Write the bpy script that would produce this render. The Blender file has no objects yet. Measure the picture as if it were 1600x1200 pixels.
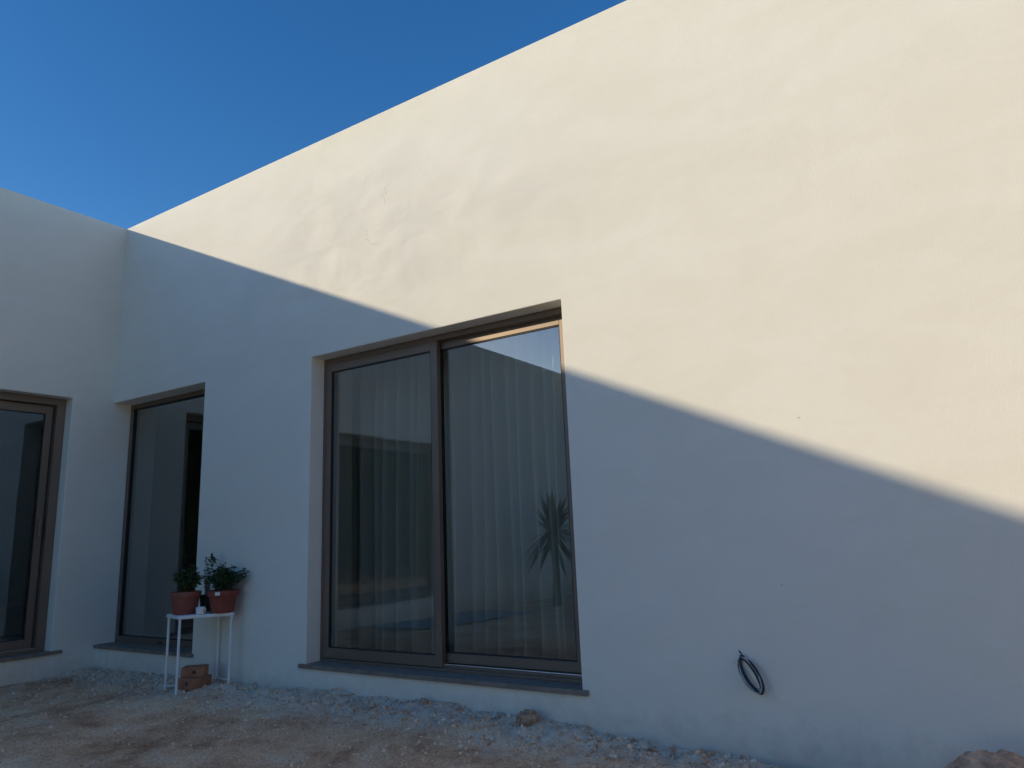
import bpy, bmesh, math, random
from mathutils import Vector, Matrix, noise
random.seed(11)
sc = bpy.context.scene
COL = sc.collection
PI = math.pi

# ------------------------------------------------------------------ camera
# frame of reference: long wall on y=0 running along +x, left wing on x=0 running to -y, z=0 at the sill tops
F_PX, YAW, PITCH, ROLL = 1116.2, -0.5649, 0.2038, -0.0396
cam_d = bpy.data.cameras.new('camera'); cam = bpy.data.objects.new('camera', cam_d); COL.objects.link(cam)
fw = Vector((math.sin(YAW)*math.cos(PITCH), math.cos(YAW)*math.cos(PITCH), math.sin(PITCH)))
rt = Vector((math.cos(YAW), -math.sin(YAW), 0)); up = rt.cross(fw)
r2 = rt*math.cos(ROLL) + up*math.sin(ROLL); u2 = up*math.cos(ROLL) - rt*math.sin(ROLL)
m = Matrix((r2, u2, -fw)).transposed().to_4x4(); m.translation = Vector((6.984, -3.7115, 0.8643))
cam.matrix_world = m
cam_d.sensor_width = 36; cam_d.lens = F_PX/1600*36; cam_d.clip_start = 0.05; cam_d.clip_end = 3000
sc.camera = cam

# ------------------------------------------------------------------ light
SUN = Vector((1.0, 1.27, -0.452)).normalized()            # direction the light travels
el = math.asin(-SUN.z); az = math.atan2(-SUN.x, -SUN.y)
w = bpy.data.worlds.new('World'); sc.world = w; w.use_nodes = True
nt = w.node_tree
sky = nt.nodes.new('ShaderNodeTexSky'); sky.sky_type = 'NISHITA'; sky.sun_disc = False
sky.sun_elevation = el; sky.sun_rotation = az % (2*PI)
sky.air_density = 1.0; sky.dust_density = 0.2; sky.ozone_density = 3.0; sky.altitude = 100
hs = nt.nodes.new('ShaderNodeHueSaturation'); hs.inputs['Saturation'].default_value = 1.27; hs.inputs['Hue'].default_value = 0.506
nt.links.new(sky.outputs[0], hs.inputs['Color'])
nt.links.new(hs.outputs[0], nt.nodes['Background'].inputs[0])
nt.nodes['Background'].inputs[1].default_value = 0.132
sl = bpy.data.lights.new('sun', 'SUN'); sl.energy = 2.25; sl.angle = math.radians(0.5); sl.color = (1.0, 0.85, 0.60)
so = bpy.data.objects.new('sun', sl); COL.objects.link(so); so.location = (-20, -30, 20)
so.rotation_euler = SUN.to_track_quat('-Z', 'Y').to_euler()
sc.view_settings.view_transform = 'Standard'; sc.view_settings.look = 'None'
sc.view_settings.gamma = 1; sc.view_settings.use_curve_mapping = False
sc.view_settings.exposure = 0.47
sc.cycles.max_bounces = 10; sc.cycles.diffuse_bounces = 5; sc.cycles.glossy_bounces = 4; sc.cycles.transparent_max_bounces = 16

# ------------------------------------------------------------------ materials
MATS = {}
def mat(name, col, rough=0.8, metal=0.0, var=0.0, vscale=8.0, bump=0.0, bscale=60.0, col2=None, spec=0.5):
    """Principled with optional noise colour variation and fine bump, in object space"""
    m = bpy.data.materials.new(name); m.use_nodes = True
    t = m.node_tree; N = t.nodes; L = t.links; b = N['Principled BSDF']
    b.inputs['Roughness'].default_value = rough; b.inputs['Metallic'].default_value = metal
    b.inputs['Specular IOR Level'].default_value = spec
    b.inputs['Base Color'].default_value = (*col, 1)
    tc = N.new('ShaderNodeTexCoord')
    if var or col2:
        nz = N.new('ShaderNodeTexNoise'); nz.inputs['Scale'].default_value = vscale; nz.inputs['Detail'].default_value = 6
        L.new(tc.outputs['Object'], nz.inputs['Vector'])
        rp = N.new('ShaderNodeValToRGB'); L.new(nz.outputs['Fac'], rp.inputs[0])
        c2 = col2 or tuple(c*(1-var) for c in col)
        rp.color_ramp.elements[0].position = 0.35; rp.color_ramp.elements[0].color = (*c2, 1)
        rp.color_ramp.elements[1].position = 0.65; rp.color_ramp.elements[1].color = (*col, 1)
        L.new(rp.outputs[0], b.inputs['Base Color'])
    if bump:
        nb = N.new('ShaderNodeTexNoise'); nb.inputs['Scale'].default_value = bscale; nb.inputs['Detail'].default_value = 4
        L.new(tc.outputs['Object'], nb.inputs['Vector'])
        bp = N.new('ShaderNodeBump'); bp.inputs['Strength'].default_value = bump; bp.inputs['Distance'].default_value = 0.01
        L.new(nb.outputs['Fac'], bp.inputs['Height']); L.new(bp.outputs[0], b.inputs['Normal'])
    MATS[name] = m
    return m

def plaster():
    m = bpy.data.materials.new('plaster'); m.use_nodes = True
    t = m.node_tree; N = t.nodes; L = t.links; b = N['Principled BSDF']
    b.inputs['Roughness'].default_value = 0.9; b.inputs['Specular IOR Level'].default_value = 0.2
    geo = N.new('ShaderNodeNewGeometry')
    def noise_n(scale, detail, rough=0.5, dist=0.0, vec=None, stretch=None):
        n = N.new('ShaderNodeTexNoise'); n.inputs['Scale'].default_value = scale; n.inputs['Detail'].default_value = detail
        n.inputs['Roughness'].default_value = rough; n.inputs['Distortion'].default_value = dist
        src = vec or geo.outputs['Position']
        if stretch:
            mp = N.new('ShaderNodeMapping'); mp.inputs['Scale'].default_value = stretch
            L.new(src, mp.inputs['Vector']); src = mp.outputs[0]
        L.new(src, n.inputs['Vector']); return n
    def ramp(src, p0, c0, p1, c1):
        r = N.new('ShaderNodeValToRGB'); L.new(src, r.inputs[0])
        r.color_ramp.elements[0].position = p0; r.color_ramp.elements[0].color = c0
        r.color_ramp.elements[1].position = p1; r.color_ramp.elements[1].color = c1
        return r
    def math_n(op, a, bb):
        n = N.new('ShaderNodeMath'); n.operation = op
        for i, v in enumerate((a, bb)):
            if isinstance(v, (int, float)): n.inputs[i].default_value = v
            else: L.new(v, n.inputs[i])
        return n.outputs[0]
    # colour: off-white with broad damp greyish and yellowish clouds
    n1 = noise_n(0.55, 5, 0.55, 0.6, stretch=(1, 1, 1.5))
    c1 = ramp(n1.outputs['Fac'], 0.36, (0.80, 0.763, 0.668, 1), 0.62, (0.825, 0.79, 0.705, 1))
    n2 = noise_n(2.6, 6, 0.6, 0.8, stretch=(0.7, 1, 1.6))
    c2 = ramp(n2.outputs['Fac'], 0.42, (0.93, 0.92, 0.885, 1), 0.58, (1, 1, 1, 1))
    mx = N.new('ShaderNodeMix'); mx.data_type = 'RGBA'; mx.blend_type = 'MULTIPLY'; mx.inputs['Factor'].default_value = 0.30
    L.new(c1.outputs[0], mx.inputs['A']); L.new(c2.outputs[0], mx.inputs['B'])
    # splashed dirt band just above the soil: brown spatter with a ragged edge
    sep = N.new('ShaderNodeSeparateXYZ'); L.new(geo.outputs['Position'], sep.inputs[0])
    n3 = noise_n(9.0, 6, 0.65)
    zz = math_n('ADD', sep.outputs['Z'], math_n('MULTIPLY', math_n('SUBTRACT', n3.outputs['Fac'], 0.5), -0.35))
    mr = N.new('ShaderNodeMapRange'); mr.inputs['From Min'].default_value = -0.26; mr.inputs['From Max'].default_value = -0.06
    mr.inputs['To Min'].default_value = 0.5; mr.inputs['To Max'].default_value = 0.0; L.new(zz, mr.inputs['Value'])
    mx2 = N.new('ShaderNodeMix'); mx2.data_type = 'RGBA'; L.new(mr.outputs[0], mx2.inputs['Factor'])
    PSOCK = mx.outputs['Result']
    L.new(PSOCK, mx2.inputs['A']); mx2.inputs['B'].default_value = (0.42, 0.36, 0.30, 1)
    L.new(mx2.outputs['Result'], b.inputs['Base Color'])
    # relief: fine float grain, broad trowel waves, patched area with ridges
    fine = noise_n(130, 4, 0.65)
    broad = noise_n(1.7, 4, 0.5, 0.7)
    trow = noise_n(2.0, 3, 0.45, 0.3, stretch=(0.8, 1, 1.2))
    sub = N.new('ShaderNodeVectorMath'); sub.operation = 'DISTANCE'
    sc_ = N.new('ShaderNodeVectorMath'); sc_.operation = 'MULTIPLY'; sc_.inputs[1].default_value = (0.42, 0.0, 0.95)
    L.new(geo.outputs['Position'], sc_.inputs[0]); L.new(sc_.outputs[0], sub.inputs[0]); sub.inputs[1].default_value = (3.45*0.42, 0, 3.05*0.95)
    msk = N.new('ShaderNodeMapRange'); L.new(sub.outputs['Value'], msk.inputs['Value'])
    msk.inputs['From Min'].default_value = 0.25; msk.inputs['From Max'].default_value = 0.95
    msk.inputs['To Min'].default_value = 1; msk.inputs['To Max'].default_value = 0.06; msk.interpolation_type = 'SMOOTHSTEP'
    rid = N.new('ShaderNodeTexNoise'); rid.noise_type = 'RIDGED_MULTIFRACTAL'; rid.inputs['Scale'].default_value = 1.25
    rid.inputs['Detail'].default_value = 0.8; rid.inputs['Distortion'].default_value = 0.25; rid.inputs['Roughness'].default_value = 0.35
    L.new(geo.outputs['Position'], rid.inputs['Vector'])
    h = math_n('MULTIPLY', fine.outputs['Fac'], 0.0026)
    h = math_n('ADD', h, math_n('MULTIPLY', broad.outputs['Fac'], 0.009))
    h = math_n('ADD', h, math_n('MULTIPLY', math_n('MULTIPLY', trow.outputs['Fac'], 0.044), msk.outputs[0]))
    h = math_n('ADD', h, math_n('MULTIPLY', math_n('MULTIPLY', rid.outputs['Fac'], 0.0045), msk.outputs[0]))
    n5 = noise_n(1.9, 4, 0.5, 0.5, stretch=(0.9, 1, 1.1)); r5 = ramp(n5.outputs['Fac'], 0.40, (0.925, 0.93, 0.94, 1), 0.60, (1, 1, 1, 1))
    mx5 = N.new('ShaderNodeMix'); mx5.data_type = 'RGBA'; mx5.blend_type = 'MULTIPLY'; L.new(msk.outputs[0], mx5.inputs['Factor'])
    L.new(PSOCK, mx5.inputs['A']); L.new(r5.outputs[0], mx5.inputs['B']); L.new(mx5.outputs['Result'], mx2.inputs['A'])
    crn = noise_n(0.9, 5, 0.6, 0.3); cra = math_n('ABSOLUTE', math_n('SUBTRACT', crn.outputs['Fac'], 0.47), 0)
    cm = N.new('ShaderNodeMapRange'); L.new(cra, cm.inputs['Value']); cm.inputs['From Max'].default_value = 0.0035
    cm.inputs['To Min'].default_value = 1; cm.inputs['To Max'].default_value = 0
    gate = noise_n(1.6, 2); gm = N.new('ShaderNodeMapRange'); L.new(gate.outputs['Fac'], gm.inputs['Value'])
    gm.inputs['From Min'].default_value = 0.56; gm.inputs['From Max'].default_value = 0.66
    crack = math_n('MULTIPLY', math_n('MULTIPLY', cm.outputs[0], gm.outputs[0]), msk.outputs[0])
    h = math_n('SUBTRACT', h, math_n('MULTIPLY', crack, 0.0025))
    bp = N.new('ShaderNodeBump'); bp.inputs['Strength'].default_value = 1.0; bp.inputs['Distance'].default_value = 1.0
    L.new(h, bp.inputs['Height']); L.new(bp.outputs[0], b.inputs['Normal'])
    return m

def soil():
    m = bpy.data.materials.new('soil'); m.use_nodes = True
    t = m.node_tree; N = t.nodes; L = t.links; b = N['Principled BSDF']
    b.inputs['Roughness'].default_value = 0.95; b.inputs['Specular IOR Level'].default_value = 0.1
    geo = N.new('ShaderNodeNewGeometry')
    def nz(s, d, r=0.6, dist=0.0):
        n = N.new('ShaderNodeTexNoise'); n.inputs['Scale'].default_value = s; n.inputs['Detail'].default_value = d
        n.inputs['Roughness'].default_value = r; n.inputs['Distortion'].default_value = dist
        L.new(geo.outputs['Position'], n.inputs['Vector']); return n.outputs['Fac']
    def rp(src, *st):
        r = N.new('ShaderNodeValToRGB'); L.new(src, r.inputs[0]); e = r.color_ramp.elements
        while len(e) < len(st): e.new(0.5)
        for q, (p_, c_) in zip(e, st): q.position = p_; q.color = (*c_, 1)
        return r.outputs[0]
    base = rp(nz(2.2, 8, 0.65, 0.4), (0.34, (0.47, 0.245, 0.14)), (0.5, (0.78, 0.49, 0.30)), (0.66, (0.88, 0.66, 0.45)))
    grit = rp(nz(70, 5, 0.75), (0.34, (0.55, 0.50, 0.47)), (0.50, (1.05, 1.04, 1.03)), (0.68, (1.5, 1.45, 1.4)))
    mx = N.new('ShaderNodeMix'); mx.data_type = 'RGBA'; mx.blend_type = 'MULTIPLY'; mx.inputs['Factor'].default_value = 0.8
    L.new(base, mx.inputs['A']); L.new(grit, mx.inputs['B'])
    # pale plaster dust and rubble fallen along the foot of the long wall
    sep = N.new('ShaderNodeSeparateXYZ'); L.new(geo.outputs['Position'], sep.inputs[0])
    def mth(op, a, bb):
        n = N.new('ShaderNodeMath'); n.operation = op
        for i, v in enumerate((a, bb)):
            if isinstance(v, (int, float)): n.inputs[i].default_value = v
            else: L.new(v, n.inputs[i])
        return n.outputs[0]
    near = mth('ADD', sep.outputs['Y'], mth('MULTIPLY', mth('SUBTRACT', nz(2.6, 7, 0.65), 0.5), 1.5))
    mr = N.new('ShaderNodeMapRange'); L.new(near, mr.inputs['Value'])
    mr.inputs['From Min'].default_value = -0.52; mr.inputs['From Max'].default_value = -0.08
    patch = mth('MULTIPLY', mr.outputs[0], rp(nz(14, 5, 0.7), (0.34, (0.25,)*3), (0.55, (1,)*3)))
    dust = rp(nz(120, 4, 0.7), (0.35, (0.60, 0.49, 0.40)), (0.62, (0.88, 0.79, 0.67)))
    mx2 = N.new('ShaderNodeMix'); mx2.data_type = 'RGBA'; L.new(patch, mx2.inputs['Factor'])
    L.new(mx.outputs['Result'], mx2.inputs['A']); L.new(dust, mx2.inputs['B'])
    L.new(mx2.outputs['Result'], b.inputs['Base Color'])
    bp = N.new('ShaderNodeBump'); bp.inputs['Strength'].default_value = 1; bp.inputs['Distance'].default_value = 1
    h = mth('ADD', mth('MULTIPLY', nz(60, 5, 0.7), 0.006), mth('MULTIPLY', nz(240, 3, 0.7), 0.002))
    L.new(h, bp.inputs['Height']); L.new(bp.outputs[0], b.inputs['Normal'])
    return m

def glass():
    m = bpy.data.materials.new('tinted_glass'); m.use_nodes = True
    t = m.node_tree; N = t.nodes; L = t.links; N.remove(N['Principled BSDF'])
    tr = N.new('ShaderNodeBsdfTransparent'); tr.inputs[0].default_value = (0.785, 0.795, 0.775, 1)
    gl = N.new('ShaderNodeBsdfGlossy'); gl.inputs['Roughness'].default_value = 0.0; gl.inputs['Color'].default_value = (0.92, 0.97, 1.0, 1)
    fr = N.new('ShaderNodeLayerWeight'); fr.inputs['Blend'].default_value = 0.5
    pw = N.new('ShaderNodeMath'); pw.operation = 'POWER'; pw.inputs[1].default_value = 4.0; L.new(fr.outputs['Facing'], pw.inputs[0])
    tcn = N.new('ShaderNodeTexCoord'); nzn = N.new('ShaderNodeTexNoise'); nzn.inputs['Scale'].default_value = 1.1; nzn.inputs['Detail'].default_value = 1
    L.new(tcn.outputs['Object'], nzn.inputs['Vector'])
    bpn = N.new('ShaderNodeBump'); bpn.inputs['Strength'].default_value = 1; bpn.inputs['Distance'].default_value = 0.0016
    L.new(nzn.outputs['Fac'], bpn.inputs['Height']); L.new(bpn.outputs[0], gl.inputs['Normal'])
    ad = N.new('ShaderNodeMath'); ad.operation = 'MULTIPLY_ADD'; ad.inputs[1].default_value = 0.93; ad.inputs[2].default_value = 0.145
    L.new(pw.outputs[0], ad.inputs[0])
    mx = N.new('ShaderNodeMixShader'); L.new(ad.outputs[0], mx.inputs[0]); L.new(tr.outputs[0], mx.inputs[1]); L.new(gl.outputs[0], mx.inputs[2])
    L.new(mx.outputs[0], N['Material Output'].inputs['Surface'])
    return m

def sheer():
    m = bpy.data.materials.new('curtain_fabric'); m.use_nodes = True
    t = m.node_tree; N = t.nodes; L = t.links; b = N['Principled BSDF']
    b.inputs['Base Color'].default_value = (0.86, 0.83, 0.74, 1); b.inputs['Roughness'].default_value = 0.95
    tl = N.new('ShaderNodeBsdfTranslucent'); tl.inputs[0].default_value = (0.6, 0.6, 0.57, 1)
    wv = N.new('ShaderNodeTexNoise'); wv.inputs['Scale'].default_value = 180; tc = N.new('ShaderNodeTexCoord'); L.new(tc.outputs['Object'], wv.inputs[0])
    bp = N.new('ShaderNodeBump'); bp.inputs['Strength'].default_value = 0.2; L.new(wv.outputs[0], bp.inputs['Height']); L.new(bp.outputs[0], b.inputs['Normal'])
    mx = N.new('ShaderNodeMixShader'); mx.inputs[0].default_value = 0.12
    L.new(b.outputs[0], mx.inputs[1]); L.new(tl.outputs[0], mx.inputs[2]); L.new(mx.outputs[0], N['Material Output'].inputs[0])
    return m

def leaf_mat(name, c1, c2):
    m = mat(name, c1, 0.6, col2=c2, vscale=25, spec=0.3)
    return m

PLASTER = plaster(); SOIL = soil(); GLASS = glass(); SHEER = sheer()
ALU = mat('bronze_aluminium', (0.22, 0.168, 0.132), 0.52, 0.5, var=0.08, vscale=3, spec=0.5)
GASKET = mat('rubber_gasket', (0.012, 0.012, 0.013), 0.6, bump=0.1, var=0.2)
TRACK = mat('bare_aluminium', (0.72, 0.73, 0.75), 0.25, 1.0, var=0.1, vscale=30)
SILL = mat('sill_stone', (0.25, 0.205, 0.17), 0.55, var=0.3, vscale=18, bump=0.1, bscale=90)
INNER = mat('interior_paint', (0.36, 0.36, 0.36), 0.9, var=0.05, vscale=2, bump=0.05)
TILE = mat('interior_floor', (0.20, 0.185, 0.17), 0.5, var=0.1, vscale=4)
ROOFM = mat('roof_membrane', (0.42, 0.41, 0.40), 0.9, var=0.2, vscale=3, bump=0.2)
WHITE = mat('white_enamel', (0.80, 0.80, 0.80), 0.4, var=0.06, vscale=20)
TERRA = mat('terracotta', (0.27, 0.065, 0.040), 0.85, col2=(0.21, 0.05, 0.032), vscale=14, bump=0.15, bscale=90)
TERRA2 = mat('terracotta_weathered', (0.26, 0.063, 0.040), 0.85, col2=(0.27, 0.10, 0.07), vscale=9, bump=0.15, bscale=90)
BRICK = mat('fired_clay', (0.40, 0.185, 0.105), 0.9, col2=(0.29, 0.125, 0.075), vscale=22, bump=0.3, bscale=120)
HOLESHADE = mat('hole_shade', (0.10, 0.045, 0.03), 0.9, var=0.3)
POTSOIL = mat('potting_soil', (0.045, 0.032, 0.024), 0.95, var=0.4, vscale=60, bump=0.5)
BLACKPOT = mat('dark_plastic', (0.03, 0.028, 0.03), 0.5, var=0.2)
LEAF1 = leaf_mat('leaf_dark', (0.055, 0.105, 0.035), (0.028, 0.058, 0.022))
LEAF2 = leaf_mat('leaf_mid', (0.06, 0.10, 0.05), (0.032, 0.055, 0.03))
LEAFY = leaf_mat('leaf_yellowing', (0.36, 0.26, 0.06), (0.10, 0.10, 0.03))
PETAL = mat('petal_orange', (0.62, 0.16, 0.05), 0.7, var=0.3)
PETALW = mat('petal_white', (0.75, 0.72, 0.66), 0.7, var=0.2)
STEM = mat('stem_pale', (0.42, 0.45, 0.30), 0.7, var=0.3)
STEMB = mat('stem_brown', (0.14, 0.10, 0.06), 0.9, var=0.3)
PALMLEAF = leaf_mat('yucca_leaf', (0.045, 0.085, 0.035), (0.025, 0.045, 0.02))
BARK = mat('yucca_bark', (0.15, 0.11, 0.08), 0.95, var=0.5, vscale=30, bump=0.6)
STICK = mat('paper_sticker', (0.80, 0.80, 0.78), 0.7, var=0.1)
WBLACK = mat('wire_black', (0.015, 0.015, 0.018), 0.4, var=0.2)
WWHITE = mat('wire_grey', (0.40, 0.42, 0.45), 0.4, var=0.1)
TARP = mat('blue_sheet', (0.15, 0.23, 0.34), 0.45, var=0.25, vscale=6, bump=0.3, bscale=12)
ROCK = mat('limestone', (0.66, 0.61, 0.55), 0.95, col2=(0.42, 0.35, 0.29), vscale=16, bump=0.6, bscale=50)
CLOD = mat('earth_clod', (0.58, 0.40, 0.28), 0.98, col2=(0.30, 0.19, 0.125), vscale=20, bump=0.9, bscale=60)
HEDGE = leaf_mat('hedge_leaf', (0.06, 0.11, 0.035), (0.03, 0.055, 0.02))

# ------------------------------------------------------------------ helpers
def tag(o, label=None, cat=None, group=None, kind=None):
    if label: o['label'] = label
    if cat: o['category'] = cat
    if group: o['group'] = group
    if kind: o['kind'] = kind
    return o
def empty(name, loc=(0, 0, 0), parent=None, rz=0.0):
    o = bpy.data.objects.new(name, None); COL.objects.link(o); o.location = loc; o.rotation_euler = (0, 0, rz)
    o.empty_display_size = 0.1
    if parent: o.parent = parent
    return o
def obj(name, bm, material, parent=None, bevel=0.0, smooth=False, loc=(0, 0, 0), rot=(0, 0, 0), seg=2):
    me = bpy.data.meshes.new(name)
    bmesh.ops.recalc_face_normals(bm, faces=bm.faces)
    bm.to_mesh(me); bm.free()
    if material: me.materials.append(material)
    if smooth:
        for f in me.polygons: f.use_smooth = True
    o = bpy.data.objects.new(name, me); COL.objects.link(o)
    o.location = loc; o.rotation_euler = rot
    if parent: o.parent = parent
    if bevel:
        md = o.modifiers.new('bevel', 'BEVEL'); md.width = bevel; md.segments = seg; md.limit_method = 'ANGLE'; md.angle_limit = math.radians(40)
    return o
def box(bm, a, b):
    x0, y0, z0 = a; x1, y1, z1 = b
    v = [bm.verts.new(p) for p in ((x0,y0,z0),(x1,y0,z0),(x1,y1,z0),(x0,y1,z0),(x0,y0,z1),(x1,y0,z1),(x1,y1,z1),(x0,y1,z1))]
    for f in ((0,3,2,1),(4,5,6,7),(0,1,5,4),(1,2,6,5),(2,3,7,6),(3,0,4,7)): bm.faces.new([v[i] for i in f])
def boxes(*bs):
    bm = bmesh.new()
    for a, b in bs: box(bm, a, b)
    return bm
def tube(bm, pts, rad, n=8, cap=True):
    pts = [Vector(p) for p in pts]; rings = []
    rads = rad if isinstance(rad, (list, tuple)) else [rad]*len(pts)
    ref = Vector((0.13, 0.31, 0.94)).normalized()
    for i, p in enumerate(pts):
        d = (pts[min(i+1, len(pts)-1)] - pts[max(i-1, 0)]).normalized()
        a = d.cross(ref)
        if a.length < 1e-3: a = d.cross(Vector((1, 0, 0)))
        a.normalize(); b = d.cross(a)
        rings.append([bm.verts.new(p + (a*math.cos(2*PI*k/n) + b*math.sin(2*PI*k/n))*rads[i]) for k in range(n)])
    for r, s in zip(rings, rings[1:]):
        for k in range(n): bm.faces.new((r[k], r[(k+1) % n], s[(k+1) % n], s[k]))
    if cap:
        bm.faces.new(rings[0][::-1]); bm.faces.new(rings[-1])
def lathe(bm, prof, n=32, c=(0, 0, 0)):
    rings = [[bm.verts.new((c[0]+r*math.cos(2*PI*k/n), c[1]+r*math.sin(2*PI*k/n), c[2]+z)) for k in range(n)] for r, z in prof]
    for r, s in zip(rings, rings[1:]):
        for k in range(n): bm.faces.new((r[k], r[(k+1) % n], s[(k+1) % n], s[k]))
    bm.faces.new(rings[0][::-1]); bm.faces.new(rings[-1])
def lump(r, seed, sq=(1, 1, 0.6), sub=3, amp=0.35, fr=2.2):
    bm = bmesh.new(); bmesh.ops.create_icosphere(bm, subdivisions=sub, radius=1.0)
    off = Vector((seed*7.3, seed*3.1, seed*1.7))
    for v in bm.verts:
        k = 1 + amp*noise.fractal(v.co*fr*0.5 + off, 0.8, 2.1, 5)
        v.co = Vector((v.co.x*sq[0], v.co.y*sq[1], v.co.z*sq[2]))*r*k
    return bm
def leaf(bm, p, d, L, wd, roll, bend=0.25, mi=0):
    """a small folded leaf of two quads and a tip"""
    d = d.normalized(); s = d.cross(Vector((0, 0, 1)))
    if s.length < 1e-3: s = Vector((1, 0, 0))
    s.normalize(); n = s.cross(d)
    s = s*math.cos(roll) + n*math.sin(roll); n = s.cross(d)
    a = bm.verts.new(p); m1 = bm.verts.new(p + d*L*0.5 - n*L*0.02); t = bm.verts.new(p + d*L - n*L*bend)
    l = bm.verts.new(p + d*L*0.48 + s*wd*0.5 + n*wd*0.18); r = bm.verts.new(p + d*L*0.48 - s*wd*0.5 + n*wd*0.18)
    for f in ((a, m1, l), (l, m1, t), (a, r, m1), (r, t, m1)):
        q = bm.faces.new(f); q.material_index = mi

# ------------------------------------------------------------------ ground
def lerp_tab(tab, x):
    if x <= tab[0][0]: return tab[0][1]
    for (a, va), (b, vb) in zip(tab, tab[1:]):
        if x <= b: return va + (vb-va)*(x-a)/(b-a)
    return tab[-1][1]
PROF = [(0, -.205), (1.4, -.190), (2.3, -.200), (3.0, -.158), (4.1, -.155), (4.9, -.185), (5.5, -.235), (6.0, -.268), (7.0, -.29), (12, -.33)]
def gz(x, y):
    d = max(-y, 0)
    k = math.exp(-d/0.45)
    far = -0.205 - 0.022*min(d, 12) - 0.012*max(min(x, 9) - 2, 0)
    z = lerp_tab(PROF, x)*k + far*(1-k)
    if d < 9 and -2 < x < 12:
        fade = min(1, (9-d)/4)
        P = Vector((x, y, 0))
        z += 0.020*fade*noise.fractal(P*1.3 + Vector((3, 9, 1)), 0.9, 2.0, 5)
        ridge = math.exp(-((d-0.16)/0.17)**2)
        z += ridge*(0.034*noise.fractal(P*5.5 + Vector((1, 4, 8)), 0.65, 2.0, 6) + 0.008)
        z += 0.006*fade*noise.fractal(P*14, 0.7, 2.0, 3)
    return z
def axis(lo, hi, step, far):
    a = [lo + i*step for i in range(int(round((hi-lo)/step))+1)]
    s = step; x = a[-1]; right = []
    while x < far: s *= 1.35; x += s; right.append(x)
    s = step; x = a[0]; left = []
    while x > -far: s *= 1.35; x -= s; left.append(x)
    return left[::-1] + a + right
xs = axis(-0.1, 8.0, 0.022, 900); ys = axis(-2.3, 0.04, 0.022, 900)
verts = [(x, y, gz(x, y)) for y in ys for x in xs]; nx = len(xs)
faces = [(j*nx+i, j*nx+i+1, (j+1)*nx+i+1, (j+1)*nx+i) for j in range(len(ys)-1) for i in range(nx-1)]
me = bpy.data.meshes.new('ground'); me.from_pydata(verts, [], faces); me.materials.append(SOIL)
for f in me.polygons: f.use_smooth = True
ground = bpy.data.objects.new('ground', me); COL.objects.link(ground); tag(ground, kind='structure')

# ------------------------------------------------------------------ the house
H = 4.081; T = 0.45; D = 2.25
XA, XB = 2.798, 5.009            # big sliding door in the long wall
X1 = 1.455                       # narrow window beside the corner
YA0, YA1 = -4.75, -0.383         # wide sliding door in the left wing
house = empty('house', (0, 0, 0))
tag(house, 'white plastered flat-roofed house with two wings meeting at an inner corner', 'house')

def wall(name, U, V, openings, thick, place, skip=()):
    """a wall with openings: u along, v up, w into the wall; place(u, v, w) gives the point"""
    us = sorted({U[0], U[1], *[o[0] for o in openings], *[o[1] for o in openings]})
    vs = sorted({V[0], V[1], *[o[2] for o in openings], *[o[3] for o in openings]})
    def solid(i, j):
        if not (0 <= i < len(us)-1 and 0 <= j < len(vs)-1): return False
        u = (us[i]+us[i+1])/2; v = (vs[j]+vs[j+1])/2
        return not any(o[0] < u < o[1] and o[2] < v < o[3] for o in openings)
    bm = bmesh.new(); cache = {}
    def V_(u, v, w_):
        k = (round(u, 4), round(v, 4), round(w_, 4))
        if k not in cache: cache[k] = bm.verts.new(place(u, v, w_))
        return cache[k]
    for i in range(len(us)-1):
        for j in range(len(vs)-1):
            if not solid(i, j): continue
            u0, u1, v0, v1 = us[i], us[i+1], vs[j], vs[j+1]
            for w_ in (0, thick): bm.faces.new([V_(u0, v0, w_), V_(u1, v0, w_), V_(u1, v1, w_), V_(u0, v1, w_)])
            for di, dj, e in ((-1, 0, ((u0, v0), (u0, v1))), (1, 0, ((u1, v0), (u1, v1))), (0, -1, ((u0, v0), (u1, v0))), (0, 1, ((u0, v1), (u1, v1)))):
                if solid(i+di, j+dj): continue
                if di == -1 and i == 0 and 'u0' in skip: continue
                (a, b), (c, d) = e
                bm.faces.new([V_(a, b, 0), V_(c, d, 0), V_(c, d, thick), V_(a, b, thick)])
    return obj(name, bm, PLASTER, house, bevel=0.007)
XE, YE = 13.0, -16.0
wall('wall', (0, XE), (-0.7, H), [(0, X1, -0.030, D), (XA, XB, -0.030, D)], T, lambda u, v, w_: (u, w_, v), skip=('u0',))
wall('wall', (YE, T), (-0.9, H), [(YA0, YA1, -0.030, D)], T, lambda u, v, w_: (-w_, u, v))
# outer walls, roof slabs behind the parapets, floors, inner partitions
obj('wall', boxes(((-7, YE, -0.9), (-T-0.002, YE+0.4, H)), ((-7, YE+0.402, -0.9), (-6.6, 7.5, H)), ((-6.598, 7.1, -0.9), (XE, 7.5, H)), ((XE-0.4, T+0.002, -0.7), (XE, 7.098, H))), PLASTER, house)
obj('roof', boxes(((-6.6, YE+0.4, 3.3), (-T-0.002, 7.1, 3.5)), ((-T, T+0.002, 3.3), (XE-0.4, 7.1, 3.5))), ROOFM, house)
obj('floor_slab', boxes(((-6.6, YE+0.4, -0.3), (-T-0.002, 7.1, -0.01)), ((-T, T+0.002, -0.3), (XE-0.4, 7.1, -0.01))), TILE, house)
obj('ceiling', boxes(((-6.6, YE+0.4, 2.62), (-T-0.004, 7.1, 2.70)), ((-T, T+0.004, 2.62), (XE-0.4, 7.1, 2.70))), INNER, house)
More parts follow.
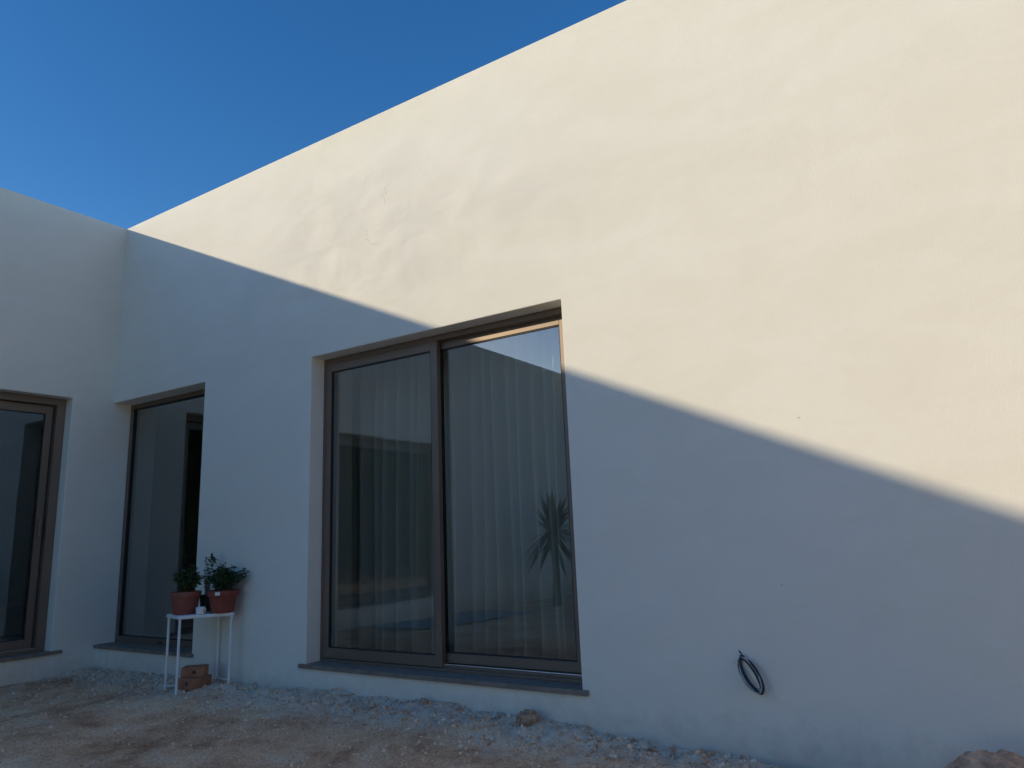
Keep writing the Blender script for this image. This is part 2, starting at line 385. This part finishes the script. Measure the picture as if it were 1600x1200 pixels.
obj('interior_wall', boxes(((1.75, T+0.003, 0), (1.87, 5.0, 2.6)), ((6.3, T+0.003, 0), (6.42, 5.0, 2.6)), ((-T, 5.0, 0), (7.5, 5.1, 2.6)), ((-5.2, -9, 0), (-5.1, 0.6, 2.6)), ((-5.1, -6.2, 0), (-T-0.003, -6.1, 2.6)), ((-5.1, 1.6, 0), (-T-0.003, 1.7, 2.6))), INNER, house)
# small nail left in the plaster, twice
for (nx_, nz_) in ((6.13, 0.56), (6.30, 1.36)):
    bm = bmesh.new(); tube(bm, [(nx_, 0.002, nz_), (nx_, -0.006, nz_+0.001)], 0.0022, 6)
    obj('nail', bm, GASKET, house)

# --- sills
obj('sill', boxes(((XA-0.055, -0.024, -0.028), (XB+0.042, -0.001, 0.0)), ((XA+0.001, -0.001, -0.028), (XB-0.001, T-0.05, -0.0005))), SILL, house, bevel=0.003)
obj('sill', boxes(((0.002, -0.024, -0.028), (X1+0.03, -0.001, 0.0)), ((0.002, -0.001, -0.028), (X1-0.001, T-0.05, -0.0005))), SILL, house, bevel=0.003)
obj('sill', boxes(((0.001, YA0-0.05, -0.028), (0.024, YA1+0.085, 0.0)), ((-T+0.05, YA0+0.001, -0.028), (0.001, YA1-0.001, -0.0005))), SILL, house, bevel=0.003)

def pane_part(parent, P, u0, u1, v0, v1, w0, name='pane', th=0.008):
    return obj(name, boxes((P(u0, v0, w0), P(u1, v1, w0+th))), GLASS, parent)
def nbox(P, u0, u1, v0, v1, w0, w1):
    a, b = P(u0, v0, w0), P(u1, v1, w1)
    return (tuple(min(i, j) for i, j in zip(a, b)), tuple(max(i, j) for i, j in zip(a, b)))
def sash(parent, P, u0, u1, v0, v1, w0, st=0.06, rail=0.062, depth=0.04):
    """four rails and stiles as one sash, with gasket and pane as parts of the door"""
    bm = boxes(nbox(P, u0, u0+st, v0, v1, w0, w0+depth), nbox(P, u1-st, u1, v0, v1, w0, w0+depth),
               nbox(P, u0+st, u1-st, v0, v0+rail, w0+0.0008, w0+depth), nbox(P, u0+st, u1-st, v1-rail, v1, w0+0.0008, w0+depth))
    obj('sash', bm, ALU, parent, bevel=0.002)
    g = 0.007; a0, a1, b0, b1 = u0+st, u1-st, v0+rail, v1-rail
    bm = boxes(nbox(P, a0, a0+g, b0, b1, w0+0.006, w0+0.03), nbox(P, a1-g, a1, b0, b1, w0+0.006, w0+0.03),
               nbox(P, a0+g, a1-g, b0, b0+g, w0+0.007, w0+0.03), nbox(P, a0+g, a1-g, b1-g, b1, w0+0.007, w0+0.03))
    obj('gasket', bm, GASKET, parent)
    a, b = nbox(P, a0+g*0.5, a1-g*0.5, b0+g*0.5, b1-g*0.5, w0+0.014, w0+0.020)
    obj('pane', boxes((a, b)), GLASS, parent)
def outer_frame(parent, P, u0, u1, v0, v1, w0, w1, fw_=0.03, head=0.045, bot=0.04):
    bm = boxes(nbox(P, u0, u0+fw_, v0, v1, w0, w1), nbox(P, u1-fw_, u1, v0, v1, w0, w1),
               nbox(P, u0+fw_, u1-fw_, v1-head, v1, w0+0.001, w1), nbox(P, u0+fw_, u1-fw_, v0, v0+bot, w0+0.001, w1))
    obj('frame', bm, ALU, parent, bevel=0.002)

e = 0.0015
# --- big sliding door in the long wall: left sash on the outer track, right sash on the inner
door = empty('sliding_door', (0, 0, 0), house)
tag(door, 'two-panel bronze sliding glass door with pale curtain behind it')
PB = lambda u, v, w_: (u, w_, v)
bm = boxes(nbox(PB, XA+e, XA+0.018, 0.0, D-e, 0.132, 0.262), nbox(PB, XB-0.05, XB-e, 0.0, D-e, 0.132, 0.262),
           nbox(PB, XA+0.018, XB-0.05, D-0.042, D-e, 0.133, 0.262), nbox(PB, XA+0.018, XB-0.05, 0.0, 0.018, 0.133, 0.262),
           nbox(PB, 3.9, XB-0.05, 0.018, 0.036, 0.150, 0.172))
obj('frame', bm, ALU, door, bevel=0.002)
sash(door, PB, XA+0.019, 3.925, 0.022, 2.215, 0.137, st=0.058, rail=0.07)
sash(door, PB, 3.845, 4.952, 0.045, 2.214, 0.190, st=0.066, rail=0.058)
obj('track', boxes(nbox(PB, 3.928, XB-0.051, 0.036, 0.043, 0.152, 0.170)), TRACK, door, bevel=0.002)
obj('track', boxes(nbox(PB, XA+0.02, XB-0.051, 0.018, 0.040, 0.206, 0.212)), TRACK, door)
# --- narrow fixed window next to the corner
win = empty('window', (0, 0, 0), house); tag(win, 'narrow full-height window hard against the inner corner')
outer_frame(win, PB, e, X1-e, 0.0, D-e, 0.172, 0.25, 0.042, 0.042, 0.055)
obj('gasket', boxes(nbox(PB, 0.0435, 0.05, 0.055, D-0.044, 0.184, 0.22), nbox(PB, X1-0.05, X1-0.0435, 0.055, D-0.044, 0.184, 0.22), nbox(PB, 0.05, X1-0.05, 0.055, 0.061, 0.185, 0.22), nbox(PB, 0.05, X1-0.05, D-0.05, D-0.0435, 0.185, 0.22)), GASKET, win)
obj('pane', boxes(nbox(PB, 0.046, X1-0.046, 0.058, D-0.046, 0.196, 0.202)), GLASS, win)
obj('drain_cap', boxes(nbox(PB, 0.70, 0.76, 0.018, 0.030, 0.164, 0.1725)), GASKET, win, bevel=0.002)
# --- wide sliding door in the left wing
doorA = empty('sliding_door', (0, 0, 0), house); tag(doorA, 'wide dark sliding glass door at the left edge')
PA = lambda u, v, w_: (-w_, u, v)
bm = boxes(nbox(PA, YA0+e, YA0+0.05, 0.0, D-e, 0.112, 0.25), nbox(PA, YA1-0.075, YA1-e, 0.0, D-e, 0.112, 0.25),
           nbox(PA, YA0+0.05, YA1-0.075, D-0.065, D-e, 0.113, 0.25), nbox(PA, YA0+0.05, YA1-0.075, 0.0, 0.03, 0.113, 0.25))
obj('frame', bm, ALU, doorA, bevel=0.002)
third = (YA1-0.08 - (YA0+0.055))/2
sash(doorA, PA, YA1-0.085-third-0.03, YA1-0.085, 0.035, D-0.07, 0.165, st=0.06, rail=0.075)
sash(doorA, PA, YA0+0.055, YA0+0.055+third+0.03, 0.035, D-0.07, 0.118, st=0.06, rail=0.075)
obj('handle', boxes(nbox(PA, YA1-0.13, YA1-0.105, 0.98, 1.14, 0.135, 0.1655)), ALU, doorA, bevel=0.006)
obj('track', boxes(nbox(PA, YA0+0.06, YA1-0.08, 0.03, 0.036, 0.128, 0.15)), TRACK, doorA)

# ------------------------------------------------------------------ white wall added out of frame to bounce warm light into the yard
gw = empty('bounce_wall', (13.4, -7.0, -0.4)); tag(gw, 'plastered white wall added unseen right of the view to bounce sunlight into the yard', 'wall')
obj('wall', boxes(((-0.1, -0.3, -0.4), (0.1, 6.9, 2.9))), PLASTER, gw, bevel=0.006)
obj('coping', boxes(((-0.14, -0.34, 2.902), (0.14, 6.92, 2.96))), SILL, gw, bevel=0.004)

# ------------------------------------------------------------------ curtain
random.seed(5)
bm = bmesh.new()
cx0, cx1, n = 2.62, 5.25, 520
ph = []; x = cx0
while x < cx1: ph.append(x); x += random.uniform(0.09, 0.135)
def fold(x, z):
    s = 0
    for i in range(len(ph)-1):
        if ph[i] <= x < ph[i+1]:
            u = (x-ph[i])/(ph[i+1]-ph[i])
            amp = 0.125 + 0.040*math.sin(i*2.3)
            s = -amp*(math.sin(PI*u**1.35)**1.05)*(0.72 + 0.28*(1 - z/2.4)) + 0.012*math.sin(i*1.7 + z*1.1)*math.sin(PI*u)
            break
    return 0.645 + s + 0.006*math.sin(9*x + 1.3*z)
zsn = [0.025 + 2.45*i/14 for i in range(15)]
grid = [[bm.verts.new((cx0 + (cx1-cx0)*i/n + 0.012*math.sin(z*1.9 + i*0.021)*(1-z/2.5), fold(cx0 + (cx1-cx0)*i/n, z), z)) for i in range(n+1)] for z in zsn]
for a, b in zip(grid, grid[1:]):
    for i in range(n): bm.faces.new((a[i], a[i+1], b[i+1], b[i]))
cur = obj('curtain', bm, SHEER, smooth=True)
md = cur.modifiers.new('thickness', 'SOLIDIFY'); md.thickness = 0.0012
tag(cur, 'pale pleated curtain hanging behind the two-panel sliding glass door', 'curtain')

# ------------------------------------------------------------------ table under the pots
P1 = Vector((1.619, -0.317, 0)); P2 = Vector((1.880, -0.395, 0)); P3 = Vector((2.086, -0.105, 0)); P4 = P1 + P3 - P2
ctr = (P1+P3)/2; TZ = 0.347
tab = empty('side_table', (ctr.x, ctr.y, gz(ctr.x, ctr.y))); zb = tab.location.z
tag(tab, 'small white metal side table carrying the flower pots', 'table')
rel = lambda v, z: Vector((v.x-ctr.x, v.y-ctr.y, z-zb))
bm = bmesh.new()
q = [(ctr + (P-ctr)*1.10) for P in (P1, P2, P3, P4)]
lo = [bm.verts.new(rel(v, TZ-0.026)) for v in q]; hi = [bm.verts.new(rel(v, TZ)) for v in q]
bm.faces.new(lo[::-1]); bm.faces.new(hi)
for i in range(4): bm.faces.new((lo[i], lo[(i+1) % 4], hi[(i+1) % 4], hi[i]))
obj('tabletop', bm, WHITE, tab, bevel=0.008, seg=3)
for P in (P1, P2, P3, P4):
    bm = bmesh.new(); tp = ctr + (P-ctr)*1.0
    tube(bm, [rel(P, gz(P.x, P.y)-0.012), rel(tp, TZ-0.0265)], 0.0095, 10); obj('leg', bm, WHITE, tab, smooth=False)
bm = bmesh.new(); tube(bm, [rel(P1, gz(P1.x, P1.y)+0.03), rel(P4, gz(P4.x, P4.y)+0.03)], 0.006, 8); obj('stretcher', bm, WHITE, tab)
bm = bmesh.new(); tube(bm, [rel(P3, gz(P3.x, P3.y)+0.03), rel(P4, gz(P4.x, P4.y)+0.03)], 0.006, 8); obj('stretcher', bm, WHITE, tab)

# ------------------------------------------------------------------ pots and plants
def pot(loc, material, R=0.112, h=0.165):
    t = empty('potted_plant', loc)
    bm = bmesh.new(); rb = R*0.74
    lathe(bm, [(rb-0.004, 0.0), (rb, 0.004), (R*0.90, h*0.72), (R*0.90, h*0.74), (R, h*0.745), (R+0.001, h*0.76), (R+0.001, h-0.006), (R-0.003, h), (R-0.010, h), (R-0.014, h-0.008), (R-0.016, h-0.03)], 40)
    o = obj('pot', bm, material, t, smooth=True)
    md = o.modifiers.new('es', 'EDGE_SPLIT'); md.split_angle = math.radians(35)
    bm = bmesh.new(); lathe(bm, [(R-0.02, h-0.028), (R-0.017, h-0.028)], 24); obj('potting_soil', bm, POTSOIL, t)
    return t, h
rnd = random.Random(3)
def bush(t, z0, nst, spread, hgt, nleaf, lmats, ll=0.026, lw=0.015, lean=(0, 0), smat=None, droop=0.0):
    sb = bmesh.new(); lb = bmesh.new()
    for i in range(nst):
        a = rnd.uniform(0, 2*PI); r = spread*math.sqrt(rnd.random())
        top = Vector((r*math.cos(a)+lean[0], r*math.sin(a)+lean[1], z0 + hgt*rnd.uniform(0.55, 1.0)*(1-droop*(r/spread)**2)))
        base = Vector((rnd.uniform(-.045, .045), rnd.uniform(-.045, .045), z0-0.03))
        mid = base.lerp(top, 0.5) + Vector((rnd.uniform(-.015, .015), rnd.uniform(-.015, .015), 0.02))
        tube(sb, [base, mid, top], [0.0028, 0.002, 0.001], 5)
        for k in range(nleaf):
            u = rnd.random()**0.6
            p = (base.lerp(mid, u*2) if u < .5 else mid.lerp(top, u*2-1)) + Vector((rnd.gauss(0, .008), rnd.gauss(0, .008), rnd.gauss(0, .008)))
            d = Vector((rnd.gauss(0, 1), rnd.gauss(0, 1), rnd.uniform(-.3, .9)))
            leaf(lb, p, d, ll*rnd.uniform(.6, 1.3), lw*rnd.uniform(.7, 1.3), rnd.uniform(-.8, .8), 0.3, rnd.choices(range(len(lmats)), [10] + [1]*(len(lmats)-1))[0])
    obj('stem', sb, smat or STEMB, t)
    o = obj('foliage', lb, lmats[0], t)
    for mm in lmats[1:]: o.data.materials.append(mm)
dg = (P3-P1).normalized(); ptp = lambda t_, s_=0: (P1 + dg*t_ + Vector((dg.y, -dg.x, 0))*s_)
A_ = ptp(0.150, 0.035); B_ = ptp(0.435, -0.005)
pt, h = pot((A_.x, A_.y, TZ+0.0005), TERRA2)
tag(pt, 'terracotta pot with yellowing flowering plant, left pot on the white table', 'potted plant', 'potted plants on the side table')
bush(pt, h, 34, 0.105, 0.20, 22, [LEAF1, LEAFY], 0.034, 0.021, lean=(0.005, 0.01), droop=0.45)
# a leafier shoot standing up on its right side
sb = bmesh.new(); lb = bmesh.new()
for k, (dx, dy, hh) in enumerate(((0.045, 0.02, 0.195), (0.055, 0.035, 0.175), (0.035, 0.03, 0.17))):
    tube(sb, [(0.02, 0.02, h-0.02), (dx*0.8, dy*0.8, h+hh*0.5), (dx, dy, h+hh)], 0.0025, 5)
    for i in range(26):
        u = rnd.uniform(0.55, 1.0); d = Vector((rnd.gauss(0, 1), rnd.gauss(0, 1), rnd.uniform(0, 1)))
        leaf(lb, Vector((dx*u, dy*u, h+hh*u)), d, 0.03*rnd.uniform(.7, 1.2), 0.018, rnd.uniform(-.6, .6))
obj('stem', sb, STEMB, pt); obj('foliage', lb, LEAF1, pt)
fb = bmesh.new()
for i in range(14):
    a = rnd.uniform(2.2, 5.0); r = rnd.uniform(.05, .10)
    c = Vector((r*math.cos(a), r*math.sin(a), h + rnd.uniform(.06, .12)))
    for k in range(5): leaf(fb, c, Vector((math.cos(k*1.256), math.sin(k*1.256), .3)), 0.011, 0.009, 0)
tag(obj('blossom', fb, LEAFY, pt), kind='stuff')

pt, h = pot((B_.x, B_.y, TZ+0.0005), TERRA)
tag(pt, 'terracotta pot with dense dark bushy plant and a white sticker, right pot on the table', 'potted plant', 'potted plants on the side table')
bush(pt, h, 52, 0.10, 0.205, 30, [LEAF1, LEAF2], 0.032, 0.020, lean=(-0.01, 0), droop=0.35)
bush(pt, h, 14, 0.06, 0.165, 17, [LEAF2, LEAF1], 0.028, 0.018, lean=(0.135, 0.07), droop=0.2)
bm = bmesh.new(); R = 0.114
ang0 = math.atan2(-3.6, 5.1) - 0.36
vs_ = []
for k in range(5):
    a = ang0 - 0.16 + 0.32*k/4
    vs_.append((bm.verts.new((R*math.cos(a), R*math.sin(a), h-0.032)), bm.verts.new((R*math.cos(a), R*math.sin(a), h-0.008))))
for a, b in zip(vs_, vs_[1:]): bm.faces.new((a[0], b[0], b[1], a[1]))
o = obj('sticker', bm, STICK, pt); md = o.modifiers.new('t', 'SOLIDIFY'); md.thickness = 0.0005; md.offset = 1

# taller plant in a small dark pot behind and between the two
C_ = ptp(0.238, -0.115)
t3 = empty('potted_plant', (C_.x, C_.y, TZ+0.0005))
tag(t3, 'slender pale-stemmed plant in a small dark pot between the two terracotta pots', 'potted plant', 'potted plants on the side table')
bm = bmesh.new(); lathe(bm, [(0.042, 0), (0.055, 0.11), (0.058, 0.112), (0.058, 0.125), (0.052, 0.125), (0.05, 0.115)], 28)
o = obj('pot', bm, BLACKPOT, t3, smooth=True); md = o.modifiers.new('es', 'EDGE_SPLIT'); md.split_angle = math.radians(35)
sb = bmesh.new(); lb = bmesh.new()
for i in range(8):
    a = i*0.785; top = Vector((0.03*math.cos(a)+0.012, 0.03*math.sin(a)-0.01, 0.32 + 0.07*math.sin(i*2.1)))
    tube(sb, [(0.012*math.cos(a), 0.012*math.sin(a), 0.11), (0.02*math.cos(a), 0.02*math.sin(a), 0.22), top], [0.0034, 0.003, 0.002], 6)
    for k in range(8):
        u = rnd.uniform(0.35, 1.0)
        leaf(lb, Vector((top.x*u, top.y*u, 0.11+(top.z-0.11)*u)), Vector((rnd.gauss(0, 1), rnd.gauss(0, 1), rnd.uniform(.2, 1.2))), 0.03, 0.016, rnd.uniform(-.7, .7))
for k in range(40):
    p = Vector((0.03+rnd.gauss(0, .014), 0.005+rnd.gauss(0, .012), 0.385+rnd.gauss(0, .026)))
    leaf(lb, p, Vector((rnd.gauss(0, 1), rnd.gauss(0, 1), rnd.uniform(-.2, 1))), 0.036, 0.022, rnd.uniform(-.7, .7))
for c, mm in ((Vector((0.02, -0.035, 0.285)), PETAL), (Vector((0.03, -0.03, 0.262)), PETALW), (Vector((0.005, -0.03, 0.31)), PETALW), (Vector((0.042, -0.02, 0.30)), PETALW)):
    fb = bmesh.new()
    for k in range(7): leaf(fb, c, Vector((math.cos(k*.9), math.sin(k*.9), .25)), 0.02, 0.014, 0)
    bmesh.ops.remove_doubles(fb, verts=fb.verts, dist=1e-4); obj('flower', fb, mm, t3)
obj('stem', sb, STEM, t3); obj('foliage', lb, LEAF2, t3)

# white cup at the front
Cc = ptp(0.318, 0.10)
cup = empty('cup', (Cc.x, Cc.y, TZ+0.0005)); tag(cup, 'small white cup between the terracotta pots on the side table', 'cup')
bm = bmesh.new(); lathe(bm, [(0.026, 0), (0.030, 0.004), (0.034, 0.052), (0.0325, 0.053), (0.031, 0.050), (0.027, 0.008)], 28)
o = obj('cup_body', bm, WHITE, cup, smooth=True); md = o.modifiers.new('es', 'EDGE_SPLIT'); md.split_angle = math.radians(40)
bm = bmesh.new(); d = Vector((0.95, 0.3, 0)).normalized()
tube(bm, [d*0.031+Vector((0, 0, .044)), d*0.044+Vector((0, 0, .042)), d*0.049+Vector((0, 0, .030)), d*0.044+Vector((0, 0, .018)), d*0.031+Vector((0, 0, .014))], 0.0035, 6); obj('handle', bm, WHITE, cup, smooth=True)

# two clay bricks stacked under the table
def brick_block(loc, rz, L_, W_, Hh, label, tilt=0.0):
    t = empty('clay_brick', loc, rz=rz); t.rotation_euler = (tilt, 0, rz)
    tag(t, label, 'brick', 'clay bricks under the side table')
    bm = bmesh.new(); box(bm, (-L_/2, -W_/2, 0), (L_/2, W_/2, Hh)); obj('brick_body', bm, BRICK, t, bevel=0.004)
    bm = bmesh.new(); tube(bm, [(0.01, -W_/2+0.002, Hh*0.5), (0.01, -W_/2-0.0012, Hh*0.5)], 0.014, 14); obj('painted_hole', bm, HOLESHADE, t)  # flat dark disc on the face; the hole's shade is only its colour
    return t
bc = Vector((1.865, -0.235, 0)); bz = gz(bc.x, bc.y)
brick_block((bc.x, bc.y, bz-0.004), math.radians(8), 0.155, 0.175, 0.082, 'wider reddish brown clay brick lying on the soil under the table')
brick_block((bc.x-0.012, bc.y+0.004, bz+0.0785), math.radians(40), 0.165, 0.12, 0.070, 'smaller reddish brown clay brick stacked on top of the other under the table')

# ------------------------------------------------------------------ coil of cable hanging from the wall
coil = empty('cable_coil', (5.905, 0.0, 0.215)); tag(coil, 'coiled grey and black electric cable hanging out of the right-hand wall', 'cable')
rr = random.Random(8)
bmk = bmesh.new(); bmw = bmesh.new()
for s in range(12):
    pts = []; o1 = rr.uniform(-.008, .008); o2 = rr.uniform(-.008, .008); dy = rr.uniform(-.010, .010)
    for k in range(29):
        a = 2*PI*k/28
        u = 0.084*(1-math.cos(a)) + o1*math.sin(a*.5); v = (0.037+o2*1.1)*math.sin(a)
        jig = 0.003*math.sin(a*3 + s)
        ax = Vector((0.55, 0, -0.835)); bx_ = Vector((0.80, -0.28, 0.53)).normalized()
        P = ax*(u+jig) + bx_*v + Vector((0, -0.012 - 0.045*math.sin(a*.5) + dy*math.sin(a*.5), 0))
        pts.append(P)
    tube(bmk if s % 5 < 2 else bmw, pts, 0.0062, 7)
tube(bmk, [(0.0, 0.01, 0.0), (-0.004, -0.02, 0.012), (0.012, -0.03, 0.016), (0.022, -0.028, 0.006)], 0.004, 6)
tube(bmk, [(0.002, 0.01, 0.004), (-0.006, -0.012, 0.03), (-0.009, -0.016, 0.036)], 0.003, 6)
tube(bmk, [(0.085, -0.05, -0.125), (0.092, -0.062, -0.13), (0.10, -0.06, -0.132)], 0.005, 6)
obj('black_wire', bmk, WBLACK, coil, smooth=True); obj('grey_wire', bmw, WWHITE, coil, smooth=True)
bm = bmesh.new(); tube(bm, [(0, 0.02, 0), (0, -0.008, 0)], 0.011, 14); obj('conduit_end', bm, GASKET, coil)

# ------------------------------------------------------------------ loose soil, stones
mound = obj('soil_mound', lump(0.215, 4, (1.05, 0.95, 0.95), 5, 0.085, 9.0), CLOD, loc=(6.915, -0.42, -0.195), smooth=False)
tag(mound, 'rough brown heap of earth in the bottom right corner against the wall', 'dirt pile')
def stone(x, y, r, seed, label, material, sq=(1, .9, .7)):
    o = obj('stone' if material is ROCK else 'earth_clod', lump(r, seed, sq, 4, 0.42, 4.5), material, loc=(x, y, gz(x, y)+r*0.25), smooth=False)
    tag(o, label, 'stone' if material is ROCK else 'dirt clod')
stone(4.71, -0.10, 0.062, 2, 'brown clod of earth at the wall foot below the right end of the big sill', CLOD)
stone(4.47, -0.07, 0.028, 5, 'small pale stone by the wall foot just left of the brown clod', ROCK)
stone(3.93, -0.06, 0.030, 9, 'dark earth clod under the middle of the big sliding door', CLOD)
stone(3.35, -0.09, 0.022, 14, 'pale stone at the wall foot below the left panel of the sliding door', ROCK)
stone(2.75, -0.14, 0.025, 21, 'pale stone on the dusty soil below the left end of the big sill', ROCK)
stone(5.40, -0.12, 0.030, 27, 'pale stone at the wall foot left of the hanging cable', ROCK)
gr = random.Random(21)
gv = []; gf = []
base = bmesh.new(); bmesh.ops.create_icosphere(base, subdivisions=1, radius=1); base.verts.ensure_lookup_table()
bv = [v.co.copy() for v in base.verts]; bf = [[v.index for v in f.verts] for f in base.faces]; base.free()
for i in range(15000):
    if i % 3:
        x = gr.uniform(0.03, 7.6); y = -abs(gr.gauss(0, 0.28)) - 0.01
    else:
        x = gr.uniform(0.03, 7.6); y = -gr.uniform(0.02, 2.4)
    s = min(0.0026*math.exp(abs(gr.gauss(0, 0.8))), 0.018 if y > -0.4 else 0.013)
    z = gz(x, y) + s*0.2; rot = Matrix.Rotation(gr.uniform(0, 6.3), 3, Vector((gr.gauss(0, 1), gr.gauss(0, 1), gr.gauss(0, 1))).normalized())
    o0 = len(gv); sqz = (gr.uniform(.7, 1.3), gr.uniform(.6, 1.1), gr.uniform(.5, .9))
    for c in bv:
        q_ = rot @ Vector((c.x*sqz[0], c.y*sqz[1], c.z*sqz[2]))*s*gr.uniform(.75, 1.2)
        gv.append((x+q_.x, y+q_.y, z+q_.z))
    gf += [[a+o0 for a in f] for f in bf]
me = bpy.data.meshes.new('gravel'); me.from_pydata(gv, [], gf)
STONE2 = mat('gravel_stone', (0.86, 0.70, 0.54), 0.95, col2=(0.50, 0.28, 0.17), vscale=16, spec=0.2); me.materials.append(STONE2)
go = bpy.data.objects.new('gravel', me); COL.objects.link(go)
tag(go, 'small pale stones and crumbs of plaster strewn over the soil', 'gravel', kind='stuff')

# ------------------------------------------------------------------ what the glass mirrors: yucca, blue sheet, hedge
yu = empty('yucca_palm', (1.0, -6.45, gz(1.0, -6.45))); tag(yu, 'spiky yucca palm mirrored in the right panel of the sliding door', 'palm')
bm = bmesh.new(); tube(bm, [(0, 0, -0.05), (0.02, 0.02, 0.5), (0.0, 0.05, 1.0), (0.0, 0.06, 1.22)], [0.075, 0.06, 0.05, 0.035], 12); obj('trunk', bm, BARK, yu)
yr = random.Random(6); lb = bmesh.new()
for i in range(110):
    a = yr.uniform(0, 2*PI); elv = math.radians(yr.uniform(-55, 85)); L_ = yr.uniform(0.5, 0.82)
    d = Vector((math.cos(a)*math.cos(elv), math.sin(a)*math.cos(elv), math.sin(elv)))
    s = d.cross(Vector((0, 0, 1))).normalized() if abs(d.z) < .99 else Vector((1, 0, 0))
    b0 = Vector((0, 0.06, 1.2 + yr.uniform(-.12, .06))); prev = None
    for k in range(6):
        u = k/5; p = b0 + d*L_*u - Vector((0, 0, 1))*0.16*u*u*math.cos(elv); wd = 0.036*math.sin(PI*min(0.25+u*0.75, 1))+0.001
        cur_ = (lb.verts.new(p - s*wd), lb.verts.new(p + s*wd))
        if prev: lb.faces.new((prev[0], prev[1], cur_[1], cur_[0]))
        prev = cur_
obj('crown', lb, PALMLEAF, yu)
bm = bmesh.new(); gx, gy = 24, 50
gd = [[bm.verts.new((0.28 + 0.95*i/gx + 0.03*math.sin(j*.5), -5.3 + 2.3*j/gy, gz(0.28+0.95*i/gx, -5.3+2.3*j/gy) + 0.02 + 0.02*noise.noise(Vector((i*.3, j*.3, 2))))) for i in range(gx+1)] for j in range(gy+1)]
for a, b in zip(gd, gd[1:]):
    for i in range(gx): bm.faces.new((a[i], a[i+1], b[i+1], b[i]))
o = obj('plastic_sheet', bm, TARP, smooth=True); md = o.modifiers.new('t', 'SOLIDIFY'); md.thickness = 0.002
tag(o, 'blue plastic sheet on the ground by the left wing, seen mirrored in the door glass', 'sheet')
hr = random.Random(2); lb = bmesh.new()
for i in range(26000):
    p = Vector((hr.uniform(8.5, 24), -15.5 + hr.gauss(0, .6), -0.4 + 6.4*hr.random()**0.9 + 0.25*math.sin(i)))
    leaf(lb, p, Vector((hr.gauss(0, 1), hr.gauss(0, 1), hr.gauss(0, .7))), 0.30, 0.18, hr.uniform(-1, 1))
for i in range(20000):  # side run added so the twice-mirrored view in the glass stays dark
    p = Vector((13.6 + hr.gauss(0, .5), hr.uniform(-15.5, -7.9), -0.4 + 6.2*hr.random()**0.9 + 0.25*math.sin(i)))
    leaf(lb, p, Vector((hr.gauss(0, 1), hr.gauss(0, 1), hr.gauss(0, .7))), 0.28, 0.17, hr.uniform(-1, 1))
hd = empty('hedge', (16, -15.5, -0.5)); tag(hd, 'tall green hedge at the far side of the yard behind the viewer, with a side run added to darken the reflections', 'hedge')
o = obj('foliage', lb, HEDGE, hd, loc=(-16, 15.5, 0.5))
tb = bmesh.new()
for i in range(9): tube(tb, [(-5.5+1.4*i, 0, -.1), (-5.4+1.4*i, .1, 1.6), (-5.6+1.4*i, 0, 5.2)], [.08, .06, .02], 7)
for i in range(5): tube(tb, [(-2.4, 1.2+1.4*i, -.1), (-2.3, 1.3+1.4*i, 1.6), (-2.5, 1.2+1.4*i, 5.0)], [.08, .06, .02], 7)
obj('stem', tb, BARK, hd)
